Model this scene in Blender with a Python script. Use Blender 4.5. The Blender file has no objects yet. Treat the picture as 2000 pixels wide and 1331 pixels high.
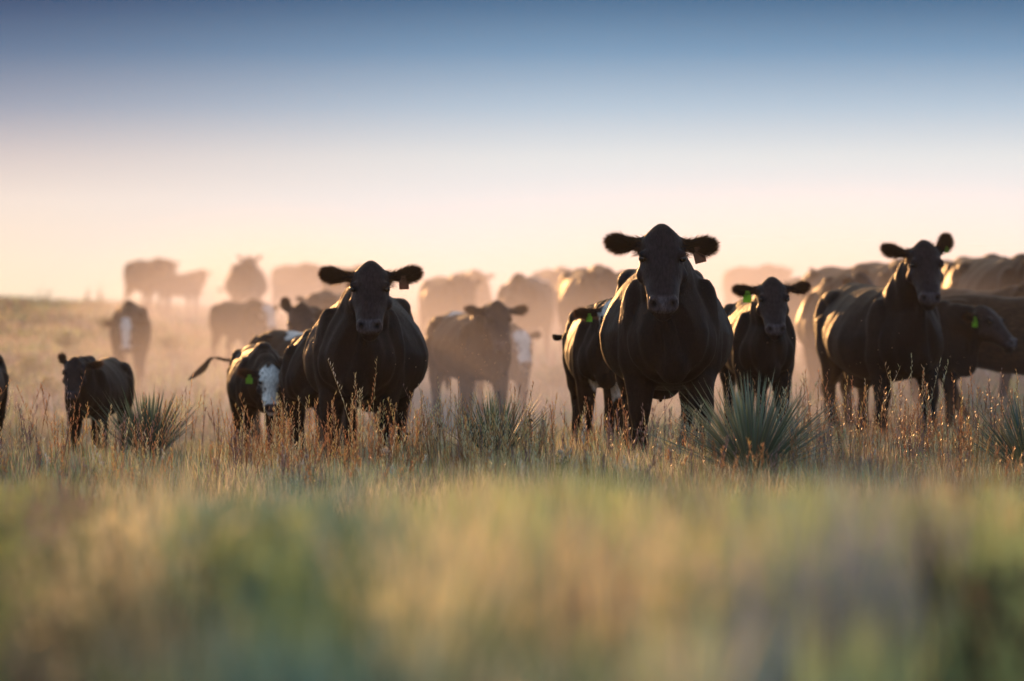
import bpy, math, random
import numpy as np
from mathutils import Vector, Matrix

R = math.radians
SC = bpy.context.scene
COL = SC.collection
random.seed(7)
rng = np.random.default_rng(11)

# ------------------------------------------------------------------ camera
FPX = 150 / 36 * 2000          # focal length in photo pixels (2000 wide)
HOR = 575.0                    # photo row of eye level
CZ = 1.12                      # camera height over the pasture under the front cow
cam = bpy.data.cameras.new('camera')
camo = bpy.data.objects.new('camera', cam)
COL.objects.link(camo)
cam.lens = 150
cam.sensor_width = 36
camo.location = (0, 0, CZ)
camo.rotation_euler = (math.pi / 2 - (665.5 - HOR) / FPX, 0, 0)
cam.clip_start = 0.1
cam.clip_end = 3000
cam.dof.use_dof = True
cam.dof.focus_distance = 26.6
cam.dof.aperture_fstop = 2.1
SC.camera = camo

# ------------------------------------------------------------------ sun + sky
SUN_AZ, SUN_EL = R(-10.5), R(6.0)          # left of the view axis (+Y), low
w = bpy.data.worlds.new('World')
SC.world = w
w.use_nodes = True
nt = w.node_tree
nt.nodes.clear()
L = nt.links.new


def N(tree, kind, **kw):
    n = tree.nodes.new(kind)
    for k, v in kw.items():
        setattr(n, k, v)
    return n


def ramp(tree, stops, interp='LINEAR'):
    n = tree.nodes.new('ShaderNodeValToRGB')
    cr = n.color_ramp
    cr.interpolation = interp
    while len(cr.elements) < len(stops):
        cr.elements.new(0.5)
    for e, (p, c) in zip(cr.elements, stops):
        e.position = p
        e.color = (*c, 1)
    return n


def lin(r, g, b):
    f = lambda v: (v / 255 / 12.92) if v <= 10 else ((v / 255 + 0.055) / 1.055) ** 2.4
    return (f(r), f(g), f(b))


tc = N(nt, 'ShaderNodeTexCoord')
sep = N(nt, 'ShaderNodeSeparateXYZ')
L(tc.outputs['Generated'], sep.inputs[0])
mr = N(nt, 'ShaderNodeMapRange')          # height above the horizon, 0 .. 0.25
mr.inputs[1].default_value = 0.0
mr.inputs[2].default_value = 0.25
L(sep.outputs['Z'], mr.inputs[0])
sky_right = ramp(nt, [(0.000, lin(244, 237, 238)), (0.040, lin(246, 239, 240)), (0.088, lin(244, 238, 237)), (0.128, lin(230, 230, 230)),
                      (0.176, lin(182, 199, 215)), (0.228, lin(124, 156, 186)), (0.276, lin(78, 113, 148)), (0.34, lin(92, 130, 168)), (0.55, lin(150, 182, 214)), (1.0, lin(196, 212, 232))])
sky_left = ramp(nt, [(0.000, lin(255, 230, 196)), (0.040, lin(252, 230, 206)), (0.088, lin(243, 225, 212)), (0.128, lin(214, 200, 197)),
                     (0.176, lin(156, 160, 176)), (0.228, lin(100, 119, 148)), (0.276, lin(60, 80, 114)), (0.34, lin(84, 108, 148)), (0.55, lin(150, 182, 214)), (1.0, lin(196, 212, 232))])
L(mr.outputs[0], sky_right.inputs[0])
L(mr.outputs[0], sky_left.inputs[0])
mx = N(nt, 'ShaderNodeMapRange')
mx.interpolation_type = 'SMOOTHSTEP'
mx.inputs[1].default_value = -0.16
mx.inputs[2].default_value = 0.03
L(sep.outputs['X'], mx.inputs[0])
mixc = N(nt, 'ShaderNodeMix', data_type='RGBA')
L(mx.outputs[0], mixc.inputs[0])
L(sky_left.outputs[0], mixc.inputs[6])
L(sky_right.outputs[0], mixc.inputs[7])
low = N(nt, 'ShaderNodeBackground')
L(mixc.outputs[2], low.inputs[0])
low.inputs[1].default_value = 0.425
skyt = N(nt, 'ShaderNodeTexSky')
skyt.sky_type = 'NISHITA'
skyt.sun_disc = False
skyt.sun_elevation = SUN_EL
skyt.sun_rotation = SUN_AZ
skyt.dust_density = 2.0
high = N(nt, 'ShaderNodeBackground')
L(skyt.outputs[0], high.inputs[0])
high.inputs[1].default_value = 0.15
mh = N(nt, 'ShaderNodeMapRange')
mh.interpolation_type = 'SMOOTHSTEP'
mh.inputs[1].default_value = 0.22
mh.inputs[2].default_value = 0.50
L(sep.outputs['Z'], mh.inputs[0])
ms = N(nt, 'ShaderNodeMixShader')
L(mh.outputs[0], ms.inputs[0])
L(low.outputs[0], ms.inputs[1])
L(high.outputs[0], ms.inputs[2])
wo = N(nt, 'ShaderNodeOutputWorld')
L(ms.outputs[0], wo.inputs[0])

sun = bpy.data.lights.new('sun', 'SUN')
sun.energy = 3.0
sun.angle = R(0.6)
sun.color = (1.0, 0.50, 0.18)
suno = bpy.data.objects.new('sun', sun)
COL.objects.link(suno)
to_sun = Vector((math.sin(SUN_AZ) * math.cos(SUN_EL), math.cos(SUN_AZ) * math.cos(SUN_EL), math.sin(SUN_EL)))
suno.rotation_euler = to_sun.to_track_quat('Z', 'Y').to_euler()
suno.location = to_sun * 200

SC.view_settings.view_transform = 'Standard'
SC.view_settings.look = 'None'
SC.view_settings.exposure = 1.25
SC.view_settings.gamma = 1.0
SC.cycles.use_denoising = True
SC.cycles.max_bounces = 6
SC.cycles.volume_bounces = 1
SC.cycles.caustics_reflective = False
SC.cycles.caustics_refractive = False
SC.cycles.sample_clamp_indirect = 4.0


# ------------------------------------------------------------------ materials
def material(name):
    m = bpy.data.materials.new(name)
    m.use_nodes = True
    t = m.node_tree
    t.nodes.clear()
    out = t.nodes.new('ShaderNodeOutputMaterial')
    return m, t, out


def coat_material():
    m, t, out = material('coat')
    p = N(t, 'ShaderNodeBsdfPrincipled')
    a = N(t, 'ShaderNodeAttribute', attribute_name='coat')
    tcx = N(t, 'ShaderNodeTexCoord')
    nz = N(t, 'ShaderNodeTexNoise')
    nz.inputs['Scale'].default_value = 7
    nz.inputs['Detail'].default_value = 5
    t.links.new(tcx.outputs['Object'], nz.inputs['Vector'])
    mp = N(t, 'ShaderNodeMapRange')
    mp.inputs[3].default_value = 0.65
    mp.inputs[4].default_value = 1.35
    t.links.new(nz.outputs[0], mp.inputs[0])
    mul = N(t, 'ShaderNodeMix', data_type='RGBA', blend_type='MULTIPLY')
    mul.inputs[0].default_value = 1
    t.links.new(a.outputs['Color'], mul.inputs[6])
    t.links.new(mp.outputs[0], mul.inputs[7])
    mps = N(t, 'ShaderNodeMapping')
    mps.inputs['Scale'].default_value = (16, 75, 34)
    t.links.new(tcx.outputs['Object'], mps.inputs[0])
    ns = N(t, 'ShaderNodeTexNoise')
    ns.inputs['Scale'].default_value = 1.0
    ns.inputs['Detail'].default_value = 4
    t.links.new(mps.outputs[0], ns.inputs['Vector'])
    mq = N(t, 'ShaderNodeMapRange')
    mq.inputs[1].default_value = 0.3
    mq.inputs[2].default_value = 0.7
    mq.inputs[3].default_value = 0.55
    mq.inputs[4].default_value = 1.6
    t.links.new(ns.outputs[0], mq.inputs[0])
    mu2 = N(t, 'ShaderNodeMix', data_type='RGBA', blend_type='MULTIPLY')
    mu2.inputs[0].default_value = 0.8
    t.links.new(mul.outputs[2], mu2.inputs[6])
    t.links.new(mq.outputs[0], mu2.inputs[7])
    t.links.new(mu2.outputs[2], p.inputs['Base Color'])
    t.links.new(a.outputs['Alpha'], p.inputs['Roughness'])
    p.inputs['Sheen Weight'].default_value = 0.0
    p.inputs['Sheen Roughness'].default_value = 0.35
    p.inputs['Specular IOR Level'].default_value = 0.085
    # short lying hair: fine streaks stretched along the body
    mpg = N(t, 'ShaderNodeMapping')
    mpg.inputs['Scale'].default_value = (40, 120, 60)
    t.links.new(tcx.outputs['Object'], mpg.inputs[0])
    n2 = N(t, 'ShaderNodeTexNoise')
    n2.inputs['Scale'].default_value = 1.0
    n2.inputs['Detail'].default_value = 3
    t.links.new(mpg.outputs[0], n2.inputs['Vector'])
    n3 = N(t, 'ShaderNodeTexNoise')
    n3.inputs['Scale'].default_value = 9
    n3.inputs['Detail'].default_value = 2
    t.links.new(tcx.outputs['Object'], n3.inputs['Vector'])
    b1 = N(t, 'ShaderNodeBump')
    b1.inputs['Strength'].default_value = 0.2
    b1.inputs['Distance'].default_value = 0.03
    t.links.new(n3.outputs[0], b1.inputs['Height'])
    b2 = N(t, 'ShaderNodeBump')
    b2.inputs['Strength'].default_value = 0.35
    b2.inputs['Distance'].default_value = 0.009
    t.links.new(n2.outputs[0], b2.inputs['Height'])
    t.links.new(b1.outputs[0], b2.inputs['Normal'])
    t.links.new(b2.outputs[0], p.inputs['Normal'])
    t.links.new(p.outputs[0], out.inputs[0])
    return m


def plain(name, col, rough=0.5, spec=0.5, noise=None, transl=0.0):
    m, t, out = material(name)
    p = N(t, 'ShaderNodeBsdfPrincipled')
    p.inputs['Base Color'].default_value = (*col, 1)
    p.inputs['Roughness'].default_value = rough
    p.inputs['Specular IOR Level'].default_value = spec
    if noise:
        tcx = N(t, 'ShaderNodeTexCoord')
        nz = N(t, 'ShaderNodeTexNoise')
        nz.inputs['Scale'].default_value = noise
        nz.inputs['Detail'].default_value = 4
        t.links.new(tcx.outputs['Object'], nz.inputs['Vector'])
        r_ = ramp(t, [(0.3, tuple(c * 0.6 for c in col)), (0.7, tuple(c * 1.3 for c in col))])
        t.links.new(nz.outputs[0], r_.inputs[0])
        t.links.new(r_.outputs[0], p.inputs['Base Color'])
    if transl:
        tr = N(t, 'ShaderNodeBsdfTranslucent')
        tr.inputs[0].default_value = (*col, 1)
        mx_ = N(t, 'ShaderNodeMixShader')
        mx_.inputs[0].default_value = transl
        t.links.new(p.outputs[0], mx_.inputs[1])
        t.links.new(tr.outputs[0], mx_.inputs[2])
        t.links.new(mx_.outputs[0], out.inputs[0])
    else:
        t.links.new(p.outputs[0], out.inputs[0])
    return m


def leaf_material(name, transl=0.45, rough=0.5, spec=0.35):
    m, t, out = material(name)
    a = N(t, 'ShaderNodeAttribute', attribute_name='tint')
    p = N(t, 'ShaderNodeBsdfPrincipled')
    p.inputs['Roughness'].default_value = rough
    p.inputs['Specular IOR Level'].default_value = spec
    tr = N(t, 'ShaderNodeBsdfTranslucent')
    t.links.new(a.outputs['Color'], p.inputs['Base Color'])
    t.links.new(a.outputs['Color'], tr.inputs[0])
    mx_ = N(t, 'ShaderNodeMixShader')
    mx_.inputs[0].default_value = transl
    t.links.new(p.outputs[0], mx_.inputs[1])
    t.links.new(tr.outputs[0], mx_.inputs[2])
    t.links.new(mx_.outputs[0], out.inputs[0])
    return m


def ground_material():
    m, t, out = material('pasture_soil')
    p = N(t, 'ShaderNodeBsdfPrincipled')
    p.inputs['Roughness'].default_value = 0.95
    p.inputs['Specular IOR Level'].default_value = 0.1
    tcx = N(t, 'ShaderNodeTexCoord')
    n1 = N(t, 'ShaderNodeTexNoise')
    n1.inputs['Scale'].default_value = 0.22
    n1.inputs['Detail'].default_value = 6
    t.links.new(tcx.outputs['Object'], n1.inputs['Vector'])
    r1 = ramp(t, [(0.3, (0.06, 0.085, 0.035)), (0.48, (0.105, 0.10, 0.06)), (0.6, (0.16, 0.13, 0.10)), (0.75, (0.11, 0.095, 0.075))])
    t.links.new(n1.outputs[0], r1.inputs[0])
    n2 = N(t, 'ShaderNodeTexNoise')
    n2.inputs['Scale'].default_value = 6
    n2.inputs['Detail'].default_value = 6
    t.links.new(tcx.outputs['Object'], n2.inputs['Vector'])
    mp = N(t, 'ShaderNodeMapRange')
    mp.inputs[3].default_value = 0.45
    mp.inputs[4].default_value = 1.5
    t.links.new(n2.outputs[0], mp.inputs[0])
    mul = N(t, 'ShaderNodeMix', data_type='RGBA', blend_type='MULTIPLY')
    mul.inputs[0].default_value = 1
    t.links.new(r1.outputs[0], mul.inputs[6])
    t.links.new(mp.outputs[0], mul.inputs[7])
    t.links.new(mul.outputs[2], p.inputs['Base Color'])
    b = N(t, 'ShaderNodeBump')
    b.inputs['Distance'].default_value = 0.06
    t.links.new(n2.outputs[0], b.inputs['Height'])
    t.links.new(b.outputs[0], p.inputs['Normal'])
    t.links.new(p.outputs[0], out.inputs[0])
    return m


def dust_material(name, density, aniso, col, soft=None):
    m, t, out = material(name)
    v = N(t, 'ShaderNodeVolumePrincipled')
    v.inputs['Color'].default_value = (*col, 1)
    v.inputs['Density'].default_value = density
    v.inputs['Anisotropy'].default_value = aniso
    if soft:                      # thins out smoothly towards the rim of the cloud
        tcx = N(t, 'ShaderNodeTexCoord')
        dv = N(t, 'ShaderNodeVectorMath', operation='DIVIDE')
        dv.inputs[1].default_value = soft
        ln_ = N(t, 'ShaderNodeVectorMath', operation='LENGTH')
        t.links.new(tcx.outputs['Object'], dv.inputs[0])
        t.links.new(dv.outputs[0], ln_.inputs[0])
        mr_ = N(t, 'ShaderNodeMapRange')
        mr_.interpolation_type = 'SMOOTHSTEP'
        mr_.inputs[1].default_value = 1.0
        mr_.inputs[2].default_value = 0.15
        mr_.inputs[3].default_value = 0.0
        mr_.inputs[4].default_value = density
        t.links.new(ln_.outputs['Value'], mr_.inputs[0])
        t.links.new(mr_.outputs[0], v.inputs['Density'])
    t.links.new(v.outputs[0], out.inputs['Volume'])
    return m


M_COAT = coat_material()
M_EYE = plain('eye', (0.006, 0.004, 0.003), 0.08, 0.6)
M_TAG_O = plain('orange_tag', (0.26, 0.10, 0.05), 0.45, 0.4, noise=22, transl=0.3)
M_TAG_G = plain('green_tag', (0.25, 0.55, 0.03), 0.45, 0.4, noise=22, transl=0.4)
M_HAIR = plain('coat_hair', (0.016, 0.0105, 0.0085), 0.42, 0.22, transl=.25)
M_FRINGE = plain('ear_hair', (0.075, 0.034, 0.014), 0.45, 0.2, transl=.45)
M_GRASS = leaf_material('grass_blade', 0.28, 0.6, 0.15)
M_SEED = leaf_material('seed_stalk', 0.45, 0.45, 0.4)
M_YUCCA = leaf_material('yucca_leaf', 0.2, 0.58, 0.2)
M_GROUND = ground_material()


# ------------------------------------------------------------------ helpers
def tag(o, label=None, cat=None, group=None, kind=None):
    if label: o['label'] = label
    if cat: o['category'] = cat
    if group: o['group'] = group
    if kind: o['kind'] = kind
    return o


def link(name, me, parent=None):
    o = bpy.data.objects.new(name, me)
    COL.objects.link(o)
    if parent is not None:
        o.parent = parent
    return o


def mesh_np(name, verts, faces, mat, smooth=True):
    me = bpy.data.meshes.new(name)
    me.from_pydata([tuple(v) for v in verts], [], faces)
    me.materials.append(mat)
    if smooth:
        me.polygons.foreach_set('use_smooth', np.ones(len(me.polygons), bool))
    me.update()
    return me


def mesh_arrays(name, V, tris, mat, tint=None):
    """triangle mesh straight from arrays; tint = per vertex colour"""
    me = bpy.data.meshes.new(name)
    V = np.asarray(V, np.float32)
    tris = np.asarray(tris, np.int32)
    me.vertices.add(len(V))
    me.vertices.foreach_set('co', V.ravel())
    me.loops.add(tris.size)
    me.loops.foreach_set('vertex_index', tris.ravel())
    me.polygons.add(len(tris))
    me.polygons.foreach_set('loop_start', np.arange(0, tris.size, 3, dtype=np.int32))
    me.polygons.foreach_set('use_smooth', np.ones(len(tris), bool))
    me.update(calc_edges=True)
    if tint is not None:
        at = me.color_attributes.new('tint', 'FLOAT_COLOR', 'POINT')
        c = np.ones((len(V), 4), np.float32)
        c[:, :3] = tint
        at.data.foreach_set('color', c.ravel())
    me.materials.append(mat)
    return me


# ------------------------------------------------------------------ terrain
BD = np.array([-60, 0, 4, 8, 12, 18, 25, 30, 40, 50, 60, 70, 80, 90, 100, 112, 125, 150, 220, 420.])
BZ = np.array([-.70, -.70, -.74, -.82, -.92, -1.04, -1.14, -1.17, -1.27, -1.22, -1.15, -1.08, -.92, -.72, -.55, -.42, -.46, -.9, -3.2, -12.])
CTRL = []        # (x, D, z) measured feet, filled below


def base_z(D):
    # smoothed piecewise profile
    D = np.asarray(D, float)
    s = 0
    for k, wt in ((-3, .2), (-1.5, .2), (0, .2), (1.5, .2), (3, .2)):
        s = s + wt * np.interp(D + k, BD, BZ)
    return s


def ground_z(x, D):
    x = np.asarray(x, float)
    D = np.asarray(D, float)
    num = np.zeros(np.broadcast(x, D).shape)
    den = np.full(num.shape, 0.10)
    for cx, cd, cz in CTRL:
        wgt = np.exp(-((x - cx) / (0.018 * cd + .4)) ** 2 - ((D - cd) / (0.07 * cd + 1)) ** 2)
        num = num + wgt * (cz - float(base_z(cd)))
        den = den + wgt
    sl = np.clip((-x - 8.3) * .055, -.14, .40) * np.clip((D - 68) / 36, 0, 1) * np.clip((150 - D) / 30, 0, 1)
    bumps = sl + 0.018 * np.sin(x * 1.7 + 0.8 * np.sin(D * .6)) + 0.015 * np.sin(D * 1.1 + x * .5)
    return base_z(D) + num / den + bumps + CZ


def px(x, D):
    return (x - 1000.0) / FPX * D


def zrel(y, D):
    return -(y - HOR) / FPX * D


# ------------------------------------------------------------------ cattle
def sgnpow(v, e):
    return math.copysign(abs(v) ** e, v)


class Build:
    def __init__(self):
        self.v, self.f = [], []

    def rings(self, rs):
        """rs: list of rings (lists of Vector, same count); closed with centre fans"""
        n = len(rs[0])
        b = len(self.v)
        for r_ in rs:
            self.v.extend(r_)
        for i in range(len(rs) - 1):
            for k in range(n):
                k2 = (k + 1) % n
                self.f.append((b + i * n + k, b + i * n + k2, b + (i + 1) * n + k2, b + (i + 1) * n + k))
        c0 = sum(rs[0], Vector()) / n
        c1 = sum(rs[-1], Vector()) / n
        i0 = len(self.v)
        self.v += [c0, c1]
        last = b + (len(rs) - 1) * n
        for k in range(n):
            k2 = (k + 1) % n
            self.f.append((i0, b + k2, b + k))
            self.f.append((i0 + 1, last + k, last + k2))

    def tube(self, pts, rad, n=14, side=Vector((0, 1, 0))):
        """rad: scalar or (side radius, other radius) at each point"""
        rs = []
        for i, p in enumerate(pts):
            a = pts[min(i + 1, len(pts) - 1)] - pts[max(i - 1, 0)]
            a.normalize()
            s = (side - a * side.dot(a)).normalized()
            u = s.cross(a)
            r_ = rad[i]
            ra, rb = (r_, r_) if not isinstance(r_, tuple) else r_
            rs.append([p + s * (ra * math.cos(2 * math.pi * k / n)) + u * (rb * math.sin(2 * math.pi * k / n)) for k in range(n)])
        self.rings(rs)

    def blob(self, c, r_, n=14):
        rs = []
        for i in range(1, 9):
            th = math.pi * i / 9
            rs.append([c + Vector((r_[0] * math.sin(th) * math.cos(2 * math.pi * k / n), r_[1] * math.sin(th) * math.sin(2 * math.pi * k / n), -r_[2] * math.cos(th)))
                       for k in range(n)])
        self.rings(rs)


def catmull(pts, rad, sub=4):
    P, Q = [], []
    tup = lambda r_: r_ if isinstance(r_, tuple) else (r_, r_)
    for i in range(len(pts) - 1):
        p0, p1, p2, p3 = pts[max(i - 1, 0)], pts[i], pts[i + 1], pts[min(i + 2, len(pts) - 1)]
        for k in range(sub):
            t = k / sub
            P.append(0.5 * ((2 * p1) + (p2 - p0) * t + (2 * p0 - 5 * p1 + 4 * p2 - p3) * t * t + (3 * p1 - p0 - 3 * p2 + p3) * t ** 3))
            a, b = tup(rad[i]), tup(rad[i + 1])
            e = t * t * (3 - 2 * t)
            Q.append((a[0] + (b[0] - a[0]) * e, a[1] + (b[1] - a[1]) * e))
    P.append(pts[-1])
    Q.append(tup(rad[-1]))
    return P, Q


TORSO = [  # x, top, bottom, half width, widest height fraction
    (-1.06, 1.10, 0.86, 0.13), (-1.02, 1.18, 0.76, 0.21), (-0.92, 1.245, 0.68, 0.27), (-0.74, 1.285, 0.60, 0.305), (-0.52, 1.275, 0.545, 0.36),
    (-0.26, 1.25, 0.485, 0.415), (0.02, 1.25, 0.465, 0.42), (0.22, 1.265, 0.475, 0.375), (0.38, 1.29, 0.49, 0.325), (0.54, 1.29, 0.51, 0.285),
    (0.68, 1.235, 0.54, 0.245), (0.80, 1.14, 0.59, 0.20), (0.88, 1.04, 0.67, 0.13)]
HEAD = [  # t along the face, half width, forehead height, jaw depth
    (-0.088, 0.022, 0.018, -0.04), (-0.072, 0.044, 0.038, -0.06), (-0.048, 0.072, 0.058, -0.09), (-0.015, 0.104, 0.076, -0.13), (0.025, 0.138, 0.090, -0.165), (0.065, 0.154, 0.098, -0.19), (0.11, 0.155, 0.102, -0.21),
    (0.15, 0.150, 0.104, -0.225), (0.20, 0.147, 0.098, -0.235), (0.26, 0.138, 0.086, -0.215), (0.32, 0.127, 0.074, -0.175), (0.38, 0.116, 0.064, -0.142),
    (0.44, 0.108, 0.057, -0.125), (0.485, 0.107, 0.056, -0.116), (0.525, 0.106, 0.048, -0.110), (0.555, 0.092, 0.032, -0.098), (0.575, 0.062, 0.005, -0.075)]


def make_animal(name, P, voxel=0.016, hair=0, ear_hair=0):
    """one cow or calf; forward = +X, left = +Y, origin on the ground under the belly.  Returns the top-level mesh object."""
    g = P.get
    S = g('scale', 1.0)
    bw = g('belly', 1.0)
    leg = g('leg', 1.0)              # leg length factor
    dz = (leg - 1) * 0.55
    hs = g('head_scale', 1.0)
    B = Build()
    n = 28
    depth = g('depth', 1.0)
    rs = []
    lean = g('bend', 0.0)
    for (x, zt, zb, hw) in TORSO:
        hw = hw * (1 + (bw - 1) * math.exp(-((x + 0.12) / 0.42) ** 2)) * g('width', 1.0)
        zb = zt + (zb - zt) * depth
        zt += dz
        zb += dz
        if g('thin_belly'):
            zb += g('thin_belly') * math.exp(-((x + 0.3) / 0.35) ** 2)
        zc = zb + (zt - zb) * 0.44
        ring = []
        for k in range(n):
            a = 2 * math.pi * k / n
            c, s = math.cos(a), math.sin(a)
            hy = hw * sgnpow(c, 0.86)
            if s > 0:
                z = zc + (zt - zc) * sgnpow(s, 0.92)
                hy *= 1 - (0.24 + 0.26 * min(1, max(0, (x - .1) / .35))) * s
            else:
                z = zc + (zc - zb) * sgnpow(s, 0.85)
            ring.append(Vector((x, hy + lean * x * x, z)))
        rs.append(ring)
    B.rings(rs)
    # withers, hip bones, brisket, shoulder blades, udder
    for sy in (1, -1):
        B.blob(Vector((0.44, sy * 0.195 * g('width', 1), 0.84 + dz)), (0.20, 0.125, 0.33))
        B.blob(Vector((0.62, sy * 0.17 * g('width', 1), 0.78 + dz)), (0.14, 0.105, 0.17))
        B.blob(Vector((-0.70, sy * 0.19 * g('width', 1), 1.145 + dz)), (0.18, 0.09, 0.085))
        B.blob(Vector((-0.86, sy * 0.17 * g('width', 1), 0.93 + dz)), (0.22, 0.135, 0.30))
    B.blob(Vector((0.78, 0, 0.66 + dz)), (0.15, 0.11, 0.15))
    B.blob(Vector((0.42, 0, 1.26 + dz)), (0.22, 0.09, 0.06))
    if g('udder', 0):
        B.blob(Vector((-0.58, 0, 0.52 + dz)), (0.18, 0.14, 0.13))
    # legs
    st = g('step', (0.0, 0.0, 0.0, 0.0))      # front left, front right, rear left, rear right
    wd = g('width', 1.0)
    for i, sy in enumerate((1, -1)):
        d = st[i]
        y = sy * 0.185 * wd
        k = lambda z: z * leg
        lift = g('lift', (0, 0))[i]
        pts = [Vector((0.46, sy * 0.20 * wd, 0.92 + dz)), Vector((0.42, sy * 0.20 * wd, k(0.68))), Vector((0.45 + d * .35, y, k(0.54))), Vector((0.48 + d * .6 + lift * .3, y, k(0.385) + lift * .2)),
               Vector((0.475 + d * .75, y, k(0.25) + lift * .4)), Vector((0.47 + d, y, 0.125 + lift * .5)), Vector((0.50 + d, y, 0.06 + lift * .5)), Vector((0.52 + d, y, 0.0 + lift * .5))]
        rad = [(.12, .17), (.118, .145), (.098, .105), (.076, .076), (.052, .056), (.058, .058), (.054, .058), (.066, .075)]
        p_, q_ = catmull(pts, rad)
        B.tube(p_, q_)
        d = st[2 + i]
        y = sy * 0.19 * wd
        pts = [Vector((-0.78, sy * 0.19 * wd, 0.98 + dz)), Vector((-0.72, sy * 0.215 * wd, k(0.74))), Vector((-0.80 + d * .3, sy * 0.205 * wd, k(0.57))), Vector((-0.93 + d * .55, y, k(0.44))),
               Vector((-0.92 + d * .7, y, k(0.32))), Vector((-0.89 + d, y, 0.14)), Vector((-0.85 + d, y, 0.065)), Vector((-0.83 + d, y, 0.0))]
        rad = [(.14, .22), (.125, .18), (.09, .12), (.06, .078), (.048, .056), (.054, .056), (.05, .055), (.062, .072)]
        p_, q_ = catmull(pts, rad)
        B.tube(p_, q_)
    # tail
    tl = g('tail')
    if tl is None:
        tl = [(-1.02, 0, 1.19), (-1.10, 0, 1.12), (-1.13, 0.01, 0.92), (-1.12, 0.02, 0.70), (-1.11, 0.02, 0.52), (-1.10, 0.02, 0.36)]
    p_, q_ = catmull([Vector(v) + Vector((0, 0, dz)) for v in tl], [.05, .04, .028, .024, .042, .012][:len(tl)])
    B.tube(p_, q_, 10)
    # head
    H = Vector(g('head', (1.02, 0, 1.36)))
    H.z += dz
    yaw, pit = R(g('yaw', 0)), R(g('pitch', 64))
    f = Vector((math.cos(yaw) * math.cos(pit), math.sin(yaw) * math.cos(pit), -math.sin(pit)))
    s = Vector((-math.sin(yaw), math.cos(yaw), 0))
    u = Vector((math.cos(yaw) * math.sin(pit), math.sin(yaw) * math.sin(pit), math.cos(pit)))
    roll = R(g('roll', 0))
    s, u = s * math.cos(roll) + u * math.sin(roll), u * math.cos(roll) - s * math.sin(roll)
    hp = lambda t, a, b: H + (f * t + s * a + u * b) * hs
    rs = []
    m = 24
    for (t, hw, tp, bt) in HEAD:
        hw *= 0.95
        uc, ud = (tp + bt) / 2, (tp - bt) / 2
        ring = []
        for k in range(m):
            a = 2 * math.pi * k / m
            c, si = math.cos(a), math.sin(a)
            hy = hw * sgnpow(c, 0.72)
            hy *= 1 - (0.30 if si < 0 else 0.16) * abs(si) ** 1.3
            ring.append(hp(t, hy, uc + ud * sgnpow(si, 0.85)))
        rs.append(ring)
    B.rings(rs)
    for sy in (1, -1):            # brow ridges, cheeks, nostril wings
        for (t, a, b, r_) in ((0.185, 0.122, 0.055, 0.036), (0.23, 0.105, -0.10, 0.062), (0.515, 0.062, 0.035, 0.036)):
            B.blob(hp(t, sy * a, b), (r_ * hs,) * 3)
    B.blob(hp(0.545, 0, -0.085), (0.055 * hs, 0.055 * hs, 0.045 * hs))       # chin
    # neck
    e0 = hp(0.07, 0, -0.10)
    e1 = hp(0.0, 0, -0.04)
    n0 = Vector((0.42, 0, 1.00 + dz))
    mid = n0.lerp(e0, 0.55) + Vector((0, 0, g('crest', 0.02)))
    p_, q_ = catmull([n0, n0.lerp(mid, .5), mid, e0.lerp(mid, .35), e0], [(.20 * wd, .30), (.185 * wd, .27), (.15, .225), (.128 * hs, .185), (.112 * hs, .15)])
    B.tube(p_, q_, 18)
    if g('dewlap', 1):
        a = hp(0.16, 0, -0.22)
        b = Vector((0.84, 0, 0.66 + dz))
        p_, q_ = catmull([a, a.lerp(b, .45) + Vector((-.03, 0, 0)), b], [(.05, .06), (.045, .085), (.07, .11)])
        B.tube(p_, q_, 10)
    # ears
    ears = []
    el = g('ear', ((0.0, -0.18), (0.0, -0.18)))      # (lift, back) for left (+s) and right (-s)
    for (sy, (lift, back)) in zip((1, -1), el):
        d = (s * sy * math.cos(lift) - f * math.sin(lift) + u * back).normalized()
        o = hp(0.034, sy * 0.085, -0.02)
        vv = (f + d * -f.dot(d)).normalized()
        ln = 0.245 * hs * g('ear_len', 1)
        fr = [0, .14, .3, .48, .64, .8, .92, 1.0]
        wv = [.080, .062, .050, .058, .069, .062, .042, .012]
        droop = vv * 0.02
        pts = [o + d * (ln * q) + droop * math.sin(q * 3) for q in fr]
        rs = []
        nn = d.cross(vv).normalized()
        for p, hw in zip(pts, wv):
            rs.append([p + vv * (hw * hs * math.cos(2 * math.pi * k / 12)) + nn * (max(.017, .30 * hw) * hs * math.sin(2 * math.pi * k / 12)) for k in range(12)])
        B.rings(rs)
        ears.append((o, d, vv, nn, ln))
    # ---- fuse to one surface
    me0 = bpy.data.meshes.new('tmp')
    me0.from_pydata([tuple(v) for v in B.v], [], B.f)
    import bmesh
    bm = bmesh.new()
    bm.from_mesh(me0)
    bmesh.ops.recalc_face_normals(bm, faces=bm.faces)
    bm.to_mesh(me0)
    bm.free()
    ob = bpy.data.objects.new('tmp', me0)
    COL.objects.link(ob)
    md = ob.modifiers.new('r', 'REMESH')
    md.mode = 'VOXEL'
    md.voxel_size = voxel
    md.use_smooth_shade = True
    sm = ob.modifiers.new('s', 'SMOOTH')
    sm.factor = 0.5
    sm.iterations = max(3, int(round(0.10 / voxel)))
    dg = bpy.context.evaluated_depsgraph_get()
    me = bpy.data.meshes.new_from_object(ob.evaluated_get(dg))
    bpy.data.objects.remove(ob)
    bpy.data.meshes.remove(me0)
    me.name = name
    nv = len(me.vertices)
    V = np.empty(nv * 3, np.float32)
    me.vertices.foreach_get('co', V)
    V = V.reshape(-1, 3).astype(float)
    Nn = np.empty(nv * 3, np.float32)
    me.vertices.foreach_get('normal', Nn)
    Nn = Nn.reshape(-1, 3).astype(float)
    rel = (V - np.array(H)) / hs
    ht, ha, hu = rel @ np.array(f), rel @ np.array(s), rel @ np.array(u)
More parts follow.
